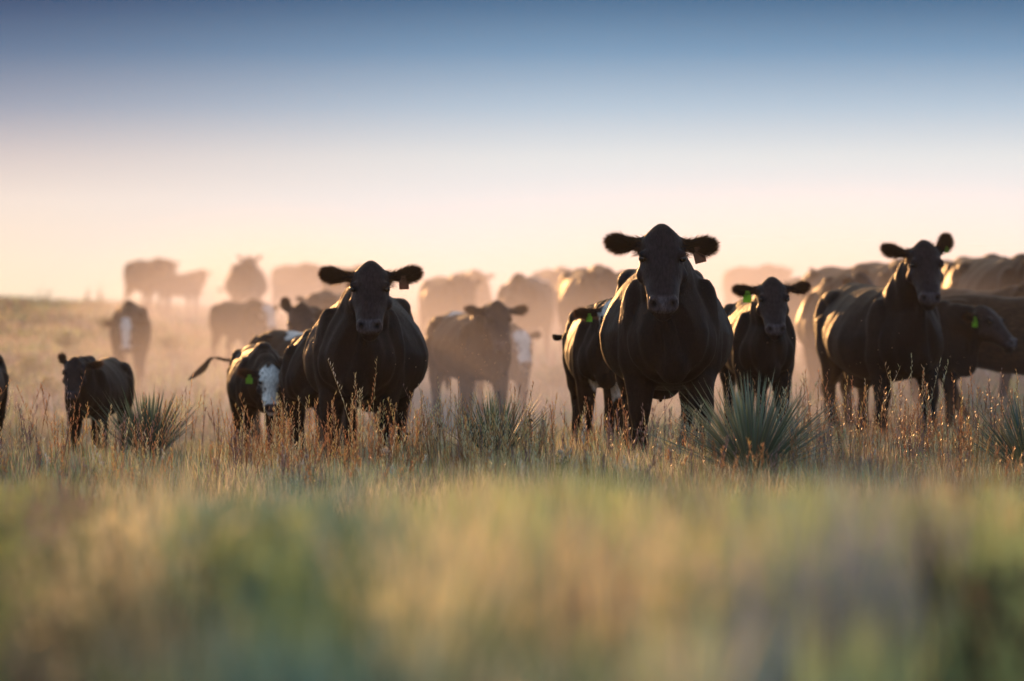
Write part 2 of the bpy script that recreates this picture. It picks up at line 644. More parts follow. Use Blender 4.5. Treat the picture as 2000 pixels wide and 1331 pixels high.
    onhead = (ht > -0.09) & (ht < 0.62) & (np.abs(ha) < 0.165) & (hu > -0.27) & (hu < 0.16)
    gs = lambda t, a, b, r_: np.exp(-(((ht - t) ** 2 + (ha - a) ** 2 + (hu - b) ** 2) / r_ ** 2))
    disp = np.zeros(nv)
    for sy in (1, -1):
        disp -= 0.034 * gs(0.535, sy * 0.060, 0.038, 0.026)     # nostrils
        disp -= 0.016 * gs(0.205, sy * 0.132, 0.030, 0.034)     # eye sockets
        disp -= 0.010 * gs(0.33, sy * 0.085, 0.03, 0.06)
    disp -= 0.012 * np.exp(-((ht - 0.557) / .02) ** 2) * (hu < -0.02) * (hu > -.075) * onhead      # mouth line
    # muscle and skin folds
    X, Y, Z = V[:, 0], V[:, 1], V[:, 2]
    sd = g('seed', 1) * 1.37
    body = (X < 0.9) & ~onhead
    fold = np.sin(X * 34 + 2.2 * np.sin(Z * 5 + sd) + sd) * np.exp(-((X - 0.62) / 0.22) ** 2) * 0.006
    ribs = np.sin(X * 46 - Z * 9 + sd) * np.exp(-((X + 0.05) / 0.30) ** 2 - ((Z - 0.95) / .25) ** 2) * 0.0016
    lump = (np.sin(X * 11 + Z * 7 + sd) * np.sin(Y * 13 - Z * 9 + sd * 2) + 0.6 * np.sin(X * 23 - Z * 15 + sd)) * 0.004
    disp += np.where(body, fold + ribs + lump, 0)
    V = V + Nn * disp[:, None]
    # coat colours, with sheen and recess shade painted on the head
    base = np.array(g('color', (0.010, 0.007, 0.0065)))
    c = np.ones((nv, 4), np.float32)
    c[:, :3] = base
    c[:, 3] = g('rough', 0.62)
    wob = 0.020 * np.sin(ht * 37 + sd) + 0.018 * np.sin(ha * 53 + hu * 31 + sd)
    hd = np.clip((0.09 + ht) * 5, 0, 1) * np.clip((hu + .2) * 6, 0, 1) * onhead
    c[:, :3] += (np.array((0.0150, 0.0128, 0.0160)) * hd[:, None]).astype(np.float32)  # paler purplish head: skylight sheen put into the coat colour
    c[:, 3] = c[:, 3] * (1 - hd) + 0.47 * hd
    mud = np.clip(0.5 + 0.5 * np.sin(X * 9 + Z * 6 + sd) * np.sin(Y * 11 + Z * 13) + .4 * np.sin(X * 29 - Z * 17), 0, 1) * np.clip((0.95 - Z) * 1.3, 0.12, 1) * (~onhead)
    c[:, :3] += (np.array((0.0065, 0.0044, 0.0030)) * mud[:, None]).astype(np.float32)
    if g('white_face'):
        prof = np.interp(ht, (-.05, .05, .16, .24, .34, .44, .54, .6), (.05, .095, .112, .098, .080, .082, .105, .10)) * g('white_face')
        rag = wob * .8 + 0.012 * np.sin(ht * 90 + sd) * np.sin(hu * 70)
        wf = np.clip((prof + rag - np.abs(ha)) * 55, 0, 1) * np.clip((ht + 0.02 - wob) * 30, 0, 1) * np.clip((hu + 0.15) * 22, 0, 1) * onhead
        for sy in (1, -1):
            wf = wf * (1 - .75 * gs(.205, sy * .128, .03, .040))
        c[:, :3] = c[:, :3] * (1 - wf[:, None]) + np.array((0.66, 0.64, 0.62)) * wf[:, None]
        c[:, 3] = c[:, 3] * (1 - wf) + 0.7 * wf
        V = V
    nose = np.clip((ht - 0.487) * 50, 0, 1) * np.clip((hu + 0.035) * 60, 0, 1) * onhead
    c[:, :3] = c[:, :3] * (1 - nose[:, None]) + np.array((0.075, 0.066, 0.078)) * nose[:, None]
    c[:, 3] = c[:, 3] * (1 - nose) + 0.24 * nose
    pit_shade = np.zeros(nv)
    for sy in (1, -1):
        pit_shade = np.maximum(pit_shade, gs(.540, sy * .060, .030, .026) * 1.3)
        pit_shade = np.maximum(pit_shade, gs(.205, sy * .124, .040, .036) * .8)
    pit_shade = np.maximum(pit_shade, np.exp(-((ht - 0.560) / .012) ** 2) * (hu < -0.02) * (hu > -.08) * onhead)
    c[:, :3] *= (1 - .9 * np.clip(pit_shade, 0, 1))[:, None].astype(np.float32)  # shade of nostrils, eye sockets and mouth line painted into the colour
    for (cx, cy, cz, rad) in g('patches', ()):
        pw = np.clip((rad - np.sqrt((X - cx) ** 2 + (Y - cy) ** 2 + (Z - cz) ** 2) + wob) * 40, 0, 1)
        c[:, :3] = c[:, :3] * (1 - pw[:, None]) + np.array((0.60, 0.58, 0.56)) * pw[:, None]
    # hooves
    hf = Z < 0.055
    c[hf, :3] = (0.03, 0.024, 0.02)
    me.vertices.foreach_set('co', (V * S).astype(np.float32).ravel())
    at = me.color_attributes.new('coat', 'FLOAT_COLOR', 'POINT')
    at.data.foreach_set('color', c.ravel())
    me.materials.clear()
    me.materials.append(M_COAT)
    me.update()
    body_o = link(name, me)
    # ---- eyes
    for sy in (1, -1):
        c0 = hp(0.203, sy * 0.127, 0.043) * S
        E = Build()
        E.blob(c0, (0.024 * hs * S,) * 3, 12)
        link('eye', mesh_np('eye', E.v, E.f, M_EYE), body_o)
    # ---- ear tags
    for (side, colr, kind) in g('tags', ()):
        o, d, vv, nn, ln = ears[0 if side > 0 else 1]
        fwd = nn if nn.dot(u) > 0 else -nn
        c0 = o + d * ln * 0.55 + fwd * 0.030 * hs + vv * 0.045 * hs
        dn = (Vector((0, 0, -1)) + d * (0.25 if kind == 'tilt' else 0.05)).normalized()
        ac = fwd.cross(dn).normalized()
        nrm = dn.cross(ac).normalized()
        k = g('tag_size', 1.0)
        outl = [(-.018, 0), (.018, 0), (.022, .028), (.038, .042), (.038, .105), (-.038, .105), (-.038, .042), (-.022, .028)]
        vs = [c0 + ac * a * k + dn * b * k + nrm * q for q in (0.0025, -0.0025) for (a, b) in outl]
        m8 = len(outl)
        fc = [tuple(range(m8)), tuple(range(2 * m8 - 1, m8 - 1, -1))] + [(i, i + m8, (i + 1) % m8 + m8, (i + 1) % m8) for i in range(m8)]
        link('ear_tag', mesh_np('ear_tag', [v * S for v in vs], fc, colr, False), body_o)
    # ---- hair
    hv, ht_ = [], []
    nrm = Nn
    if hair or ear_hair:
        me.calc_loop_triangles()
        T = np.empty(len(me.loop_triangles) * 3, np.int32)
        me.loop_triangles.foreach_get('vertices', T)
        T = T.reshape(-1, 3)
        A, Bv, Cv = V[T[:, 0]], V[T[:, 1]], V[T[:, 2]]
        area = np.linalg.norm(np.cross(Bv - A, Cv - A), axis=1) * .5
        earm = np.zeros(nv)
        for (o, d, vv, nn, ln) in ears:
            q = (V - np.array(o)) @ np.array(d)
            dist = np.linalg.norm((V - np.array(o)) - q[:, None] * np.array(d), axis=1)
            earm = np.maximum(earm, ((q > 0.03) & (q < ln + .03) & (dist < .09)).astype(float) * np.clip(q / ln, .2, 1))
        ea = earm[T].mean(1)

        def strands(cnt, wgt, length, ear):
            pr = area * wgt
            if pr.sum() <= 0:
                return
            idx = rng.choice(len(T), cnt, p=pr / pr.sum())
            a, b = rng.random(cnt), rng.random(cnt)
            fl = a + b > 1
            a[fl], b[fl] = 1 - a[fl], 1 - b[fl]
            P0 = A[idx] * (1 - a - b)[:, None] + Bv[idx] * a[:, None] + Cv[idx] * b[:, None]
            nr = Nn[T[idx, 0]]
            if ear:
                dirs = np.zeros((cnt, 3))
                for (o, d, vv, nn, ln) in ears:
                    q = (P0 - np.array(o)) @ np.array(d)
                    near = (q > 0) & (q < ln + .05)
                    dirs[near] = np.array(d) * 0.55
                D_ = nr * 0.55 + dirs * 1.3 + rng.normal(0, .17, (cnt, 3))
            else:
                flow = np.tile(np.array((-0.75, 0, -0.55)), (cnt, 1))
                hd = (P0 - np.array(H)) @ np.array(f) > -0.05
                on = (np.linalg.norm(P0 - np.array(hp(.2, 0, -.05)), axis=1) < .42) & hd
                flow[on] = np.array(f) * .8 * np.ones((on.sum(), 1))
                flow -= nr * (flow * nr).sum(1)[:, None]
                D_ = flow + nr * 0.20 + rng.normal(0, .13, (cnt, 3))
            D_ /= np.linalg.norm(D_, axis=1)[:, None]
            Ln = length * rng.uniform(.6, 1.25, cnt)
            side = np.cross(D_, nr + rng.normal(0, .3, (cnt, 3)))
            side /= np.linalg.norm(side, axis=1)[:, None] + 1e-9
            wid = (0.0014 if not ear else 0.0016)
            P0 = P0 - nr * .002
            v3 = np.stack([P0 - side * wid, P0 + side * wid, P0 + D_ * Ln[:, None] + np.array((0, 0, -.1)) * (Ln ** 1.2)[:, None]], 1).reshape(-1, 3)
            o_ = sum(len(x) for x in hv)
            hv.append(v3)
            ht_.append(np.arange(cnt * 3).reshape(-1, 3) + o_)
        for (cnt, wgt, ln_, isear, nm, mt) in ((hair, 1 - np.minimum(ea * 4, 1) * .5, 0.016, False, 'hair', M_HAIR), (int(ear_hair * 1.5), ea ** 2, 0.055, True, 'ear_hair', M_FRINGE)):
            if cnt:
                hv.clear()
                ht_.clear()
                strands(cnt, wgt, ln_, isear)
                link(nm, mesh_arrays(nm, np.concatenate(hv) * S, np.concatenate(ht_), mt), body_o)
    return body_o


ANIMALS = []


def heading(psi):
    """psi = 0 faces the camera, +90 faces the right of the picture, 180 walks away"""
    return R(-90 + psi)


def reserve(x, D, foot):
    CTRL.append((px(x, D), D, zrel(foot, D)))


def copy_animal(src):
    r_ = src.copy()
    COL.objects.link(r_)
    for ch in src.children:
        c = ch.copy()
        COL.objects.link(c)
        c.parent = r_
    return r_


# every animal: key -> (photo x of the body, distance, photo y of the feet, heading)
PLACE = {
    'front_right': (1302, 28.3, 912, 1), 'front_left': (712, 30.4, 922, -3), 'calf_white_bit': (1172, 31.5, 890, 3), 'calf_green_tag': (1480, 32.6, 862, 4),
    'cow_right': (1728, 35.3, 852, 15), 'calf_profile': (1768, 37.5, 850, 46), 'brown_edge': (2010, 38.0, 830, 70),
    'haze_rim': (1628, 46, 800, -8), 'mid_cow': (922, 43, 850, 16), 'mid_white': (985, 47, 840, 12),
    'left_calf': (188, 35, 915, -9), 'left_brown': (254, 58, 764, 3), 'left_far_white': (474, 66, 730, 30), 'edge_left': (-52, 34, 925, 0),
    'tail_calf': (606, 38, 895, 34), 'low_white': (508, 33.5, 898, 8), 'hid_black': (612, 32.5, 900, 0), 'ear_up': (676, 43, 846, -30),
    'ridge_side': (294, 100, 612, 28), 'ridge_calf': (356, 98, 614, 45), 'ridge_rear': (482, 90, 622, 180), 'ridge_third': (582, 95, 622, 24), 'back_q': (688, 80, 645, 20),
    'back_v': (652, 56, 745, -12), 'e1': (878, 70, 692, 15), 'e2': (918, 80, 660, 10), 'f': (1022, 62, 715, -10), 'g': (1155, 58, 700, 10), 'h': (1085, 76, 660, 12),
    'i': (1478, 85, 640, 24), 'j': (1585, 60, 720, 10), 'k': (1660, 52, 732, 18), 'l': (1738, 51, 716, 12), 'm': (1866, 53, 694, 6), 'n': (1968, 47, 712, 18), 'p': (1918, 50, 706, 8),
    'o': (1935, 42, 790, 40),
}
for k, (x, D, fy, psi) in PLACE.items():
    reserve(x, D, fy)


def put(o, key, psi=None):
    x, D, fy, ps = PLACE[key]
    wx = px(x, D)
    o.location = (wx, D, float(ground_z(wx, D)))
    o.rotation_euler = (0, 0, heading(ps if psi is None else psi))
    return o


HERD = 'cattle of the herd'
BLK = (0.0085, 0.006, 0.0062)
BRN = (0.060, 0.030, 0.017)

a = make_animal('cow', dict(scale=1.06, belly=0.99, head=(1.02, -0.085, 1.415), yaw=-1, pitch=56, head_scale=.95, ear_len=1.0, step=(.10, -.10, -.16, .12), udder=1, seed=1, color=BLK,
                            ear=((0.02, -.14), (0.08, -.06)), tags=((1, M_TAG_O, 'tilt'),), tag_size=.95), 0.0135, 75000, 5200)
put(a, 'front_right')
tag(a, 'tallest black cow facing the camera head-on, orange ear tag, beside the big yucca', 'cow', HERD)

a = make_animal('cow', dict(scale=1.0, belly=1.07, head=(1.0, 0.13, 1.415), yaw=3, pitch=53, head_scale=.92, ear_len=1.13, step=(-.06, .10, .10, -.12), udder=1, seed=2, color=BLK,
                            ear=((.24, -.10), (0.20, -.10)), tags=((1, M_TAG_O, 'hang'),), tag_size=.9), 0.0135, 75000, 5200)
put(a, 'front_left')
tag(a, 'round-bellied black cow facing the camera with orange ear tag, left of the dusty middle calf', 'cow', HERD)

CALF = dict(scale=.80, width=.84, belly=.88, leg=1.16, head_scale=.94, depth=.94, head=(1.0, 0, 1.34), pitch=55, ear_len=1.1)
a = make_animal('calf', dict(CALF, scale=.80, white_face=1.3, seed=3, yaw=2, head=(1.0, .05, 1.27), step=(.05, -.12, -.1, .1), patches=((0.55, 0, .62, .16), (.75, 0, .75, .10)),
                             tags=((-1, M_TAG_G, 'hang'),), tag_size=.7, tail=[(-1.02, 0, 1.19), (-1.10, -.03, 1.16), (-1.14, -.16, 1.06), (-1.14, -.26, .98), (-1.13, -.33, .96), (-1.12, -.38, 1.0)]),
                0.016, 26000, 2200)
put(a, 'calf_white_bit')
tag(a, 'black calf with white brisket, its white face half hidden behind the tallest cow', 'calf', HERD)

a = make_animal('calf', dict(CALF, scale=.83, seed=4, yaw=0, head=(1.0, 0, 1.40), step=(.06, -.06, -.1, .1), ear=((.22, -.1), (.06, -.1)), tags=((-1, M_TAG_G, 'hang'),)), 0.0155, 26000, 2600)
put(a, 'calf_green_tag')
tag(a, 'black calf with bright green ear tag standing behind the big yucca', 'calf', HERD)

a = make_animal('cow', dict(scale=1.0, belly=1.0, head=(1.0, -0.03, 1.555), yaw=-10, pitch=56, head_scale=.93, ear_len=1.08, step=(.10, -.04, -.18, .14), udder=1, seed=5, color=BLK,
                            ear=((0.95, -.25), (.32, -.15)), tags=((1, M_TAG_G, 'hang'),), tag_size=.5), 0.015, 50000, 4200)
put(a, 'cow_right')
tag(a, 'black cow at right with ragged ears, one pricked upright, head held high', 'cow', HERD)

a = make_animal('calf', dict(CALF, scale=.84, seed=6, yaw=8, pitch=42, head=(1.0, 0, 1.20), ear=((0, -.2), (0.0, -.1)), tags=((-1, M_TAG_G, 'hang'),)), 0.018, 9000, 1200)
put(a, 'calf_profile')
tag(a, 'dark calf in profile with green ear tag, looking right behind the ragged-eared cow', 'calf', HERD)

a = make_animal('cow', dict(scale=.90, color=BRN, seed=7, step=(.1, -.1, .15, -.1), rough=.6), 0.022)
put(a, 'brown_edge')
tag(a, 'brown cow seen side-on, cut by the right edge of the picture', 'cow', HERD)
brown = a

a = make_animal('calf', dict(CALF, scale=.92, width=.95, seed=8, yaw=-4, head=(1.0, 0, 1.33), pitch=58, color=(.017, .011, .009), step=(.1, -.1, -.1, .1),
                             ear=((.16, -.1), (.16, -.1)), patches=((-.45, .0, 1.36, .16),)), 0.018, 9000, 1400)
put(a, 'mid_cow')
tag(a, 'dusty dark yearling facing the camera between the two front cows', 'calf', HERD)

a = make_animal('calf', dict(CALF, scale=.80, seed=9, white_face=1.3, yaw=10, pitch=60, head=(1.0, 0, 1.18), ear=((.2, -.1), (.1, -.1))), 0.02, 0, 700)
put(a, 'mid_white')
white_calf = a
tag(a, 'white-faced calf peering past the right flank of the dusty middle yearling', 'calf', HERD)

a = make_animal('calf', dict(CALF, scale=.645, seed=10, yaw=6, pitch=56, head=(.98, -.02, 1.24), step=(.10, -.04, .1, -.12), ear=((.35, -.3), (1.05, -.3)), color=(.007, .005, .0045)), 0.018, 9000, 900)
put(a, 'left_calf')
tag(a, 'small black calf standing alone at left with one ear pricked', 'calf', HERD)

a = make_animal('calf', dict(CALF, scale=.88, seed=11, white_face=.8, color=(.030, .014, .009), yaw=0, pitch=76, head=(1.04, -.02, 1.04), ear=((-.1, -.2), (-.1, -.2)), step=(.1, -.1, .1, -.1)), 0.022, 0, 600)
put(a, 'left_brown')
tag(a, 'brown calf with long white blaze walking head-down behind the lone black calf', 'calf', HERD)

a = copy_animal(white_calf)
a.scale = (1.0,) * 3
put(a, 'left_far_white')
tag(a, 'far hazy white-faced calf below the ridge, above the swishing tail', 'calf', HERD)

a = make_animal('calf', dict(CALF, scale=.72, seed=12, color=(.007, .005, .0045), yaw=-40), 0.022)
put(a, 'edge_left')
dark_calf = a
tag(a, 'black calf whose flank just shows at the left edge of the picture', 'calf', HERD)

a = make_animal('calf', dict(CALF, scale=.80, seed=13, patches=((-.2, 0, 1.40, .22),), head=(1.0, .1, 1.15), yaw=20,
                             tail=[(-1.02, 0, 1.19), (-1.13, -.10, 1.05), (-1.18, -.34, .93), (-1.20, -.56, .96), (-1.22, -.68, .83), (-1.25, -.86, .70)]), 0.017, 12000, 0)
put(a, 'tail_calf')
tag(a, 'black calf with white patch on its back, tail swishing out to the left', 'calf', HERD)

a = make_animal('calf', dict(CALF, scale=.68, width=1.0, seed=14, white_face=1.25, yaw=3, pitch=62, head=(1.02, 0.02, 1.02), ear=((-.1, -.2), (.1, -.2)), tags=((-1, M_TAG_G, 'hang'),), tag_size=1.0), 0.016, 14000, 1200)
put(a, 'low_white')
tag(a, 'white-faced calf with lowered head and green tag, left of the round-bellied cow', 'calf', HERD)

a = make_animal('calf', dict(CALF, scale=.74, width=.95, seed=15, head=(.98, .35, 1.1), yaw=50), 0.017, 14000, 0)
put(a, 'hid_black')
tag(a, 'black calf with only its flank showing, tight behind the round-bellied cow', 'calf', HERD)

a = make_animal('cow', dict(scale=.95, seed=16, yaw=30, pitch=60, head=(1.02, .1, 1.32), ear=((.2, -.2), (1.1, -.3))), 0.02, 0, 1200)
put(a, 'ear_up')
tag(a, 'dark cow peeking out with one pricked ear over the white-patched calf', 'cow', HERD)

a = make_animal('cow', dict(scale=1.0, seed=17, color=(.02, .012, .009), head=(.98, .35, 1.28), yaw=70, rough=.55, ear=((.1, -.2), (.16, -.1))), 0.02, 0, 900)
put(a, 'haze_rim')
tag(a, 'hazy cow with sunlit flank half hidden by the ragged-eared cow', 'cow', HERD)

# ---- the far herd in the dust: a few bodies, then copies
far_side = make_animal('cow', dict(scale=1.0, seed=21, color=(.02, .013, .01), head=(1.08, 0, 1.20), pitch=52, ear=((.5, -.2), (.5, -.2)), step=(.12, -.12, .15, -.1), rough=.55), 0.026)
far_rear = make_animal('cow', dict(scale=1.03, belly=1.06, seed=22, color=(.02, .013, .01), head=(.98, 0, 1.33), pitch=40, ear=((.75, .1), (.75, .1)), rough=.55,
                                   tail=[(-1.02, 0, 1.19), (-1.12, .06, 1.08), (-1.14, .22, .84), (-1.14, .36, .72), (-1.14, .46, .70), (-1.13, .55, .72)]), 0.026)
far_patch = make_animal('cow', dict(scale=1.0, seed=23, color=(.02, .013, .01), head=(1.05, 0, .95), pitch=60, patches=((-.75, .1, 1.3, .25),), rough=.55), 0.026)
put(far_rear, 'ridge_rear')
tag(far_rear, 'cow walking away on the ridge, seen from behind with its tail swung out', 'cow', HERD)
put(far_side, 'ridge_side')
tag(far_side, 'leftmost cow on the ridge, a golden silhouette against the sky', 'cow', HERD)
put(far_patch, 'f')
tag(far_patch, 'hazy cow with pale patch on its rump above the dusty middle yearling', 'cow', HERD)
for src, key, lab, cat, sc in (
        (dark_calf, 'ridge_calf', 'small calf on the ridge close behind the leftmost silhouetted cow', 'calf', 1.0),
        (far_side, 'ridge_third', 'pale hazy cow right of the cow walking away on the ridge', 'cow', 1.0),
        (far_side, 'back_q', 'hazy cow whose back rises above the head of the round-bellied cow', 'cow', 1.0),
        (far_side, 'back_v', 'hazy brown cow whose low back shows left of the round-bellied cow', 'cow', .92),
        (far_side, 'e1', 'hazy cow behind the dusty middle yearling, its back to the left', 'cow', 1.0),
        (far_side, 'e2', 'palest far cow peeking over the hazy back above the middle yearling', 'cow', 1.0),
        (far_side, 'g', 'hazy cow just left of the tallest cow, above the half-hidden calf', 'cow', 1.0),
        (far_side, 'h', 'pale far cow between the patch-rumped cow and the tallest cow', 'cow', 1.0),
        (far_side, 'i', 'pale far cow side-on above the calf with the green tag', 'cow', 1.0),
        (far_rear, 'j', 'hazy cow between the green-tagged calf and the sunlit flank', 'cow', .97),
        (far_side, 'k', 'hazy cow whose back shows left of the ragged-eared cow', 'cow', .97),
        (far_side, 'l', 'hazy cow whose hump shows just left of the ragged ear', 'cow', .98),
        (far_side, 'm', 'hazy cow with peaked back just right of the upright ear', 'cow', 1.0),
        (far_side, 'p', 'hazy cow wedged between the peaked back and the highest back at right', 'cow', .97),
        (far_side, 'n', 'large hazy cow with highest back near the right edge', 'cow', 1.0),
        (brown, 'o', 'brown cow behind the profile calf, its rump sunlit', 'cow', 1.0)):
    a = copy_animal(src)
    a.scale = (sc,) * 3
    put(a, key)
    tag(a, lab, cat, HERD)

# ------------------------------------------------------------------ ground
ds = np.concatenate([np.linspace(-40, 0, 9), np.linspace(1, 60, 119), np.linspace(61, 130, 70), np.linspace(135, 400, 40)])
xs = np.concatenate([np.linspace(-160, -22, 24), np.linspace(-20, 20, 121), np.linspace(22, 160, 24)])
XX, DD = np.meshgrid(xs, ds)
ZZ = ground_z(XX, DD)
V = np.stack([XX.ravel(), DD.ravel(), ZZ.ravel()], 1)
nx = len(xs)
idx = np.arange(len(V)).reshape(len(ds), nx)
q = np.stack([idx[:-1, :-1].ravel(), idx[:-1, 1:].ravel(), idx[1:, 1:].ravel(), idx[1:, :-1].ravel()], 1)
tri = np.concatenate([q[:, [0, 1, 2]], q[:, [0, 2, 3]]])
g_o = link('ground', mesh_arrays('ground', V, tri, M_GROUND))
tag(g_o, 'dry rolling pasture ground under the herd', None, None, 'structure')


# ------------------------------------------------------------------ grass
def blades(x, D, h, wd, col, lean=0.25, curl=0.3, tipc=1.15, rootc=1.0, z0=None, az=None):
    n = len(x)
    z = ground_z(x, D) if z0 is None else z0
    if az is None:
        az = rng.uniform(0, 2 * np.pi, n)
    ln = np.abs(rng.normal(0, lean, n))
    face = rng.uniform(0, np.pi, n)
    dirx, diry = np.cos(az), np.sin(az)
    sx, sy = np.cos(face), np.sin(face)
    lv = np.array([0, .4, .75, 1.0])
    wf = np.array([.8, 1.0, .65, 0.0])
    VV, CC = [], []
    for q_, wq in zip(lv, wf):
        off = h * (ln * q_ + curl * ln * q_ * q_ * 1.5 + 0.06 * q_ * q_)
        hz = h * q_ * (1 - 0.25 * np.minimum(ln, 1.2) * q_)
        c = np.stack([x + dirx * off, D + diry * off, z - .01 + hz], 1)
        sd = np.stack([sx, sy, np.zeros(n)], 1) * (wd * wq * .5)[:, None]
        cc = col * (rootc + (tipc - rootc) * q_)
        if wq > 0:
            VV += [c - sd, c + sd]
            CC += [cc, cc]
        else:
            VV.append(c)
            CC.append(cc)
    Vv = np.stack(VV, 1).reshape(-1, 3)
    Cc = np.stack(CC, 1).reshape(-1, 3)
    b = (np.arange(n) * 7)[:, None]
    t = np.concatenate([b + np.array(k) for k in ([0, 1, 3], [0, 3, 2], [2, 3, 5], [2, 5, 4], [4, 5, 6])])
    return Vv, t, Cc


class Heap:
    def __init__(self):
        self.V, self.T, self.C, self.n = [], [], [], 0

    def add(self, V, T, C):
        self.V.append(V); self.T.append(T + self.n); self.C.append(C)
        self.n += len(V)

    def build(self, name, mat, label, kind='stuff', cat='grass'):
        o = link(name, mesh_arrays(name, np.concatenate(self.V), np.concatenate(self.T), mat, np.concatenate(self.C)))
        tag(o, label, cat, None, kind)
        return o


PAL = {
    'amber': (0.62, 0.37, 0.18), 'straw': (0.76, 0.65, 0.40), 'tan': (0.54, 0.45, 0.30), 'rust': (0.36, 0.21, 0.11), 'olive': (0.33, 0.38, 0.15), 'yellow': (0.52, 0.60, 0.26),  # amber is tan with warm sunlight mixed into the colour
    'sage': (0.22, 0.36, 0.29), 'green': (0.07, 0.15, 0.09), 'grey': (0.44, 0.44, 0.45), 'mauve': (0.27, 0.20, 0.19), 'deep': (0.09, 0.095, 0.06)}


def pal(names, n, jit=.18):
    a = np.array([PAL[k] for k in names])
    return a[rng.integers(0, len(a), n)] * rng.uniform(1 - jit, 1 + jit, (n, 1)) * rng.uniform(.94, 1.06, (n, 3))


def span(D, m=1.35):
    return D * 0.12 * m + .5


def clumps(H_, d0, d1, n_cl, per, hh, ww, names_fn, lean=.25, spread=.10, m=1.3, env=None):
    """n_cl tufts with about per blades each; names_fn(px) picks the palette from the spot"""
    D = np.sqrt(rng.uniform(d0 ** 2, d1 ** 2, n_cl))
    x = rng.uniform(-1, 1, n_cl) * span(D, m)
    for xc, dc in zip(x, D):
        k = max(3, int(per * rng.uniform(.6, 1.4)))
        nm = names_fn(1000 + xc / dc * FPX, dc)
        s = spread * rng.uniform(.6, 1.5)
        hgt = rng.uniform(*hh) * rng.uniform(.55, 1.05, k)
        if env:                   # grazed lower away from the fence side: tallest close by
            top = -env * dc - (float(ground_z(xc, dc)) - CZ)
            hgt = min(top, .64) * rng.uniform(.42, 1.12) * rng.uniform(.80, 1.02, k)
        H_.add(*blades(xc + rng.normal(0, s, k), dc + rng.normal(0, s, k), hgt, ww * rng.uniform(.6, 1.3, k), pal(nm, k) * rng.uniform(.65, 1.35), lean))


# near, thrown far out of focus
near = Heap()


def near_pick(p, r_):
    r_ = min(.999, max(0, r_ + random.gauss(0, .12)))
    for lim, lst in ((120, ('green', 'olive', 'deep', 'mauve', 'olive')), (340, ('straw', 'deep', 'straw', 'olive', 'grey')), (760, ('sage', 'green', 'sage', 'green', 'sage', 'olive')),
                     (1150, ('yellow', 'straw', 'olive', 'green', 'yellow')), (1400, ('straw', 'olive', 'yellow', 'deep', 'grey')), (1800, ('olive', 'yellow', 'sage', 'grey', 'green', 'sage'))):
        if p < lim:
            return lst[int(r_ * len(lst))]
    return ('olive', 'rust', 'yellow', 'deep', 'tan')[int(r_ * 5)]


def near_names(p, D):
    r_ = random.random()
    r_ = 0.5 + 0.5 * math.sin(p * .021 + 2.3 * math.sin(D * 2.1)) * math.cos(D * 2.9 + p * .004)
    if D < 12:
        return (near_pick(p, r_),)
    if p < 120:
        return ('green', 'olive', 'mauve') if r_ < .7 else ('straw', 'olive')
    if p < 330:
        return ('straw', 'tan', 'olive') if r_ < .55 else ('sage', 'olive')
    if p < 760:
        return ('sage', 'green', 'sage') if r_ < .75 else ('olive', 'tan')
    if p < 1150:
        return ('yellow', 'olive', 'straw') if r_ < .7 else ('sage', 'olive')
    if p < 1400:
        return ('straw', 'tan', 'yellow') if r_ < .6 else ('olive', 'yellow')
    if p < 1800:
        return ('olive', 'yellow', 'sage') if r_ < .7 else ('tan', 'grey')
    return ('olive', 'tan', 'yellow', 'rust')


clumps(near, 5.6, 6.6, 40, 40, (.24, .42), .006, near_names, .13, .04, 1.3, .064)
clumps(near, 6.4, 13.0, 380, 44, (.22, .40), .007, near_names, .16, .05, 1.3, .039)
clumps(near, 11.0, 20.0, 560, 40, (.16, .30), .006, near_names, .24, .12, 1.3, .052)
def forb(H_, x, D, h, r_, col, n, leaf):
    z = float(ground_z(x, D))
    u_ = rng.uniform(0, 1, n) ** .7
    az = rng.uniform(0, 6.283, n)
    rr = r_ * np.sqrt(rng.uniform(0, 1, n)) * (.45 + .55 * u_)
    P = np.stack([x + rr * np.cos(az), D + rr * np.sin(az), z + h * (.15 + .85 * u_)], 1)
    d = rng.normal(0, 1, (n, 3)) + np.array((0, 0, .9))
    d /= np.linalg.norm(d, axis=1)[:, None]
    sd = np.cross(d, rng.normal(0, 1, (n, 3)))
    sd /= np.linalg.norm(sd, axis=1)[:, None]
    L_ = leaf * rng.uniform(.6, 1.3, n)[:, None]
    V = np.stack([P, P + d * L_ * .5 + sd * L_ * .22, P + d * L_ * .5 - sd * L_ * .22, P + d * L_], 1).reshape(-1, 3)
    b = (np.arange(n) * 4)[:, None]
    T = np.concatenate([b + np.array((0, 1, 2)), b + np.array((1, 3, 2))])
    C = np.repeat(np.array(col) * rng.uniform(.65, 1.5) * rng.uniform(.75, 1.25, (n, 1)), 4, 0)
    H_.add(V, T, C)


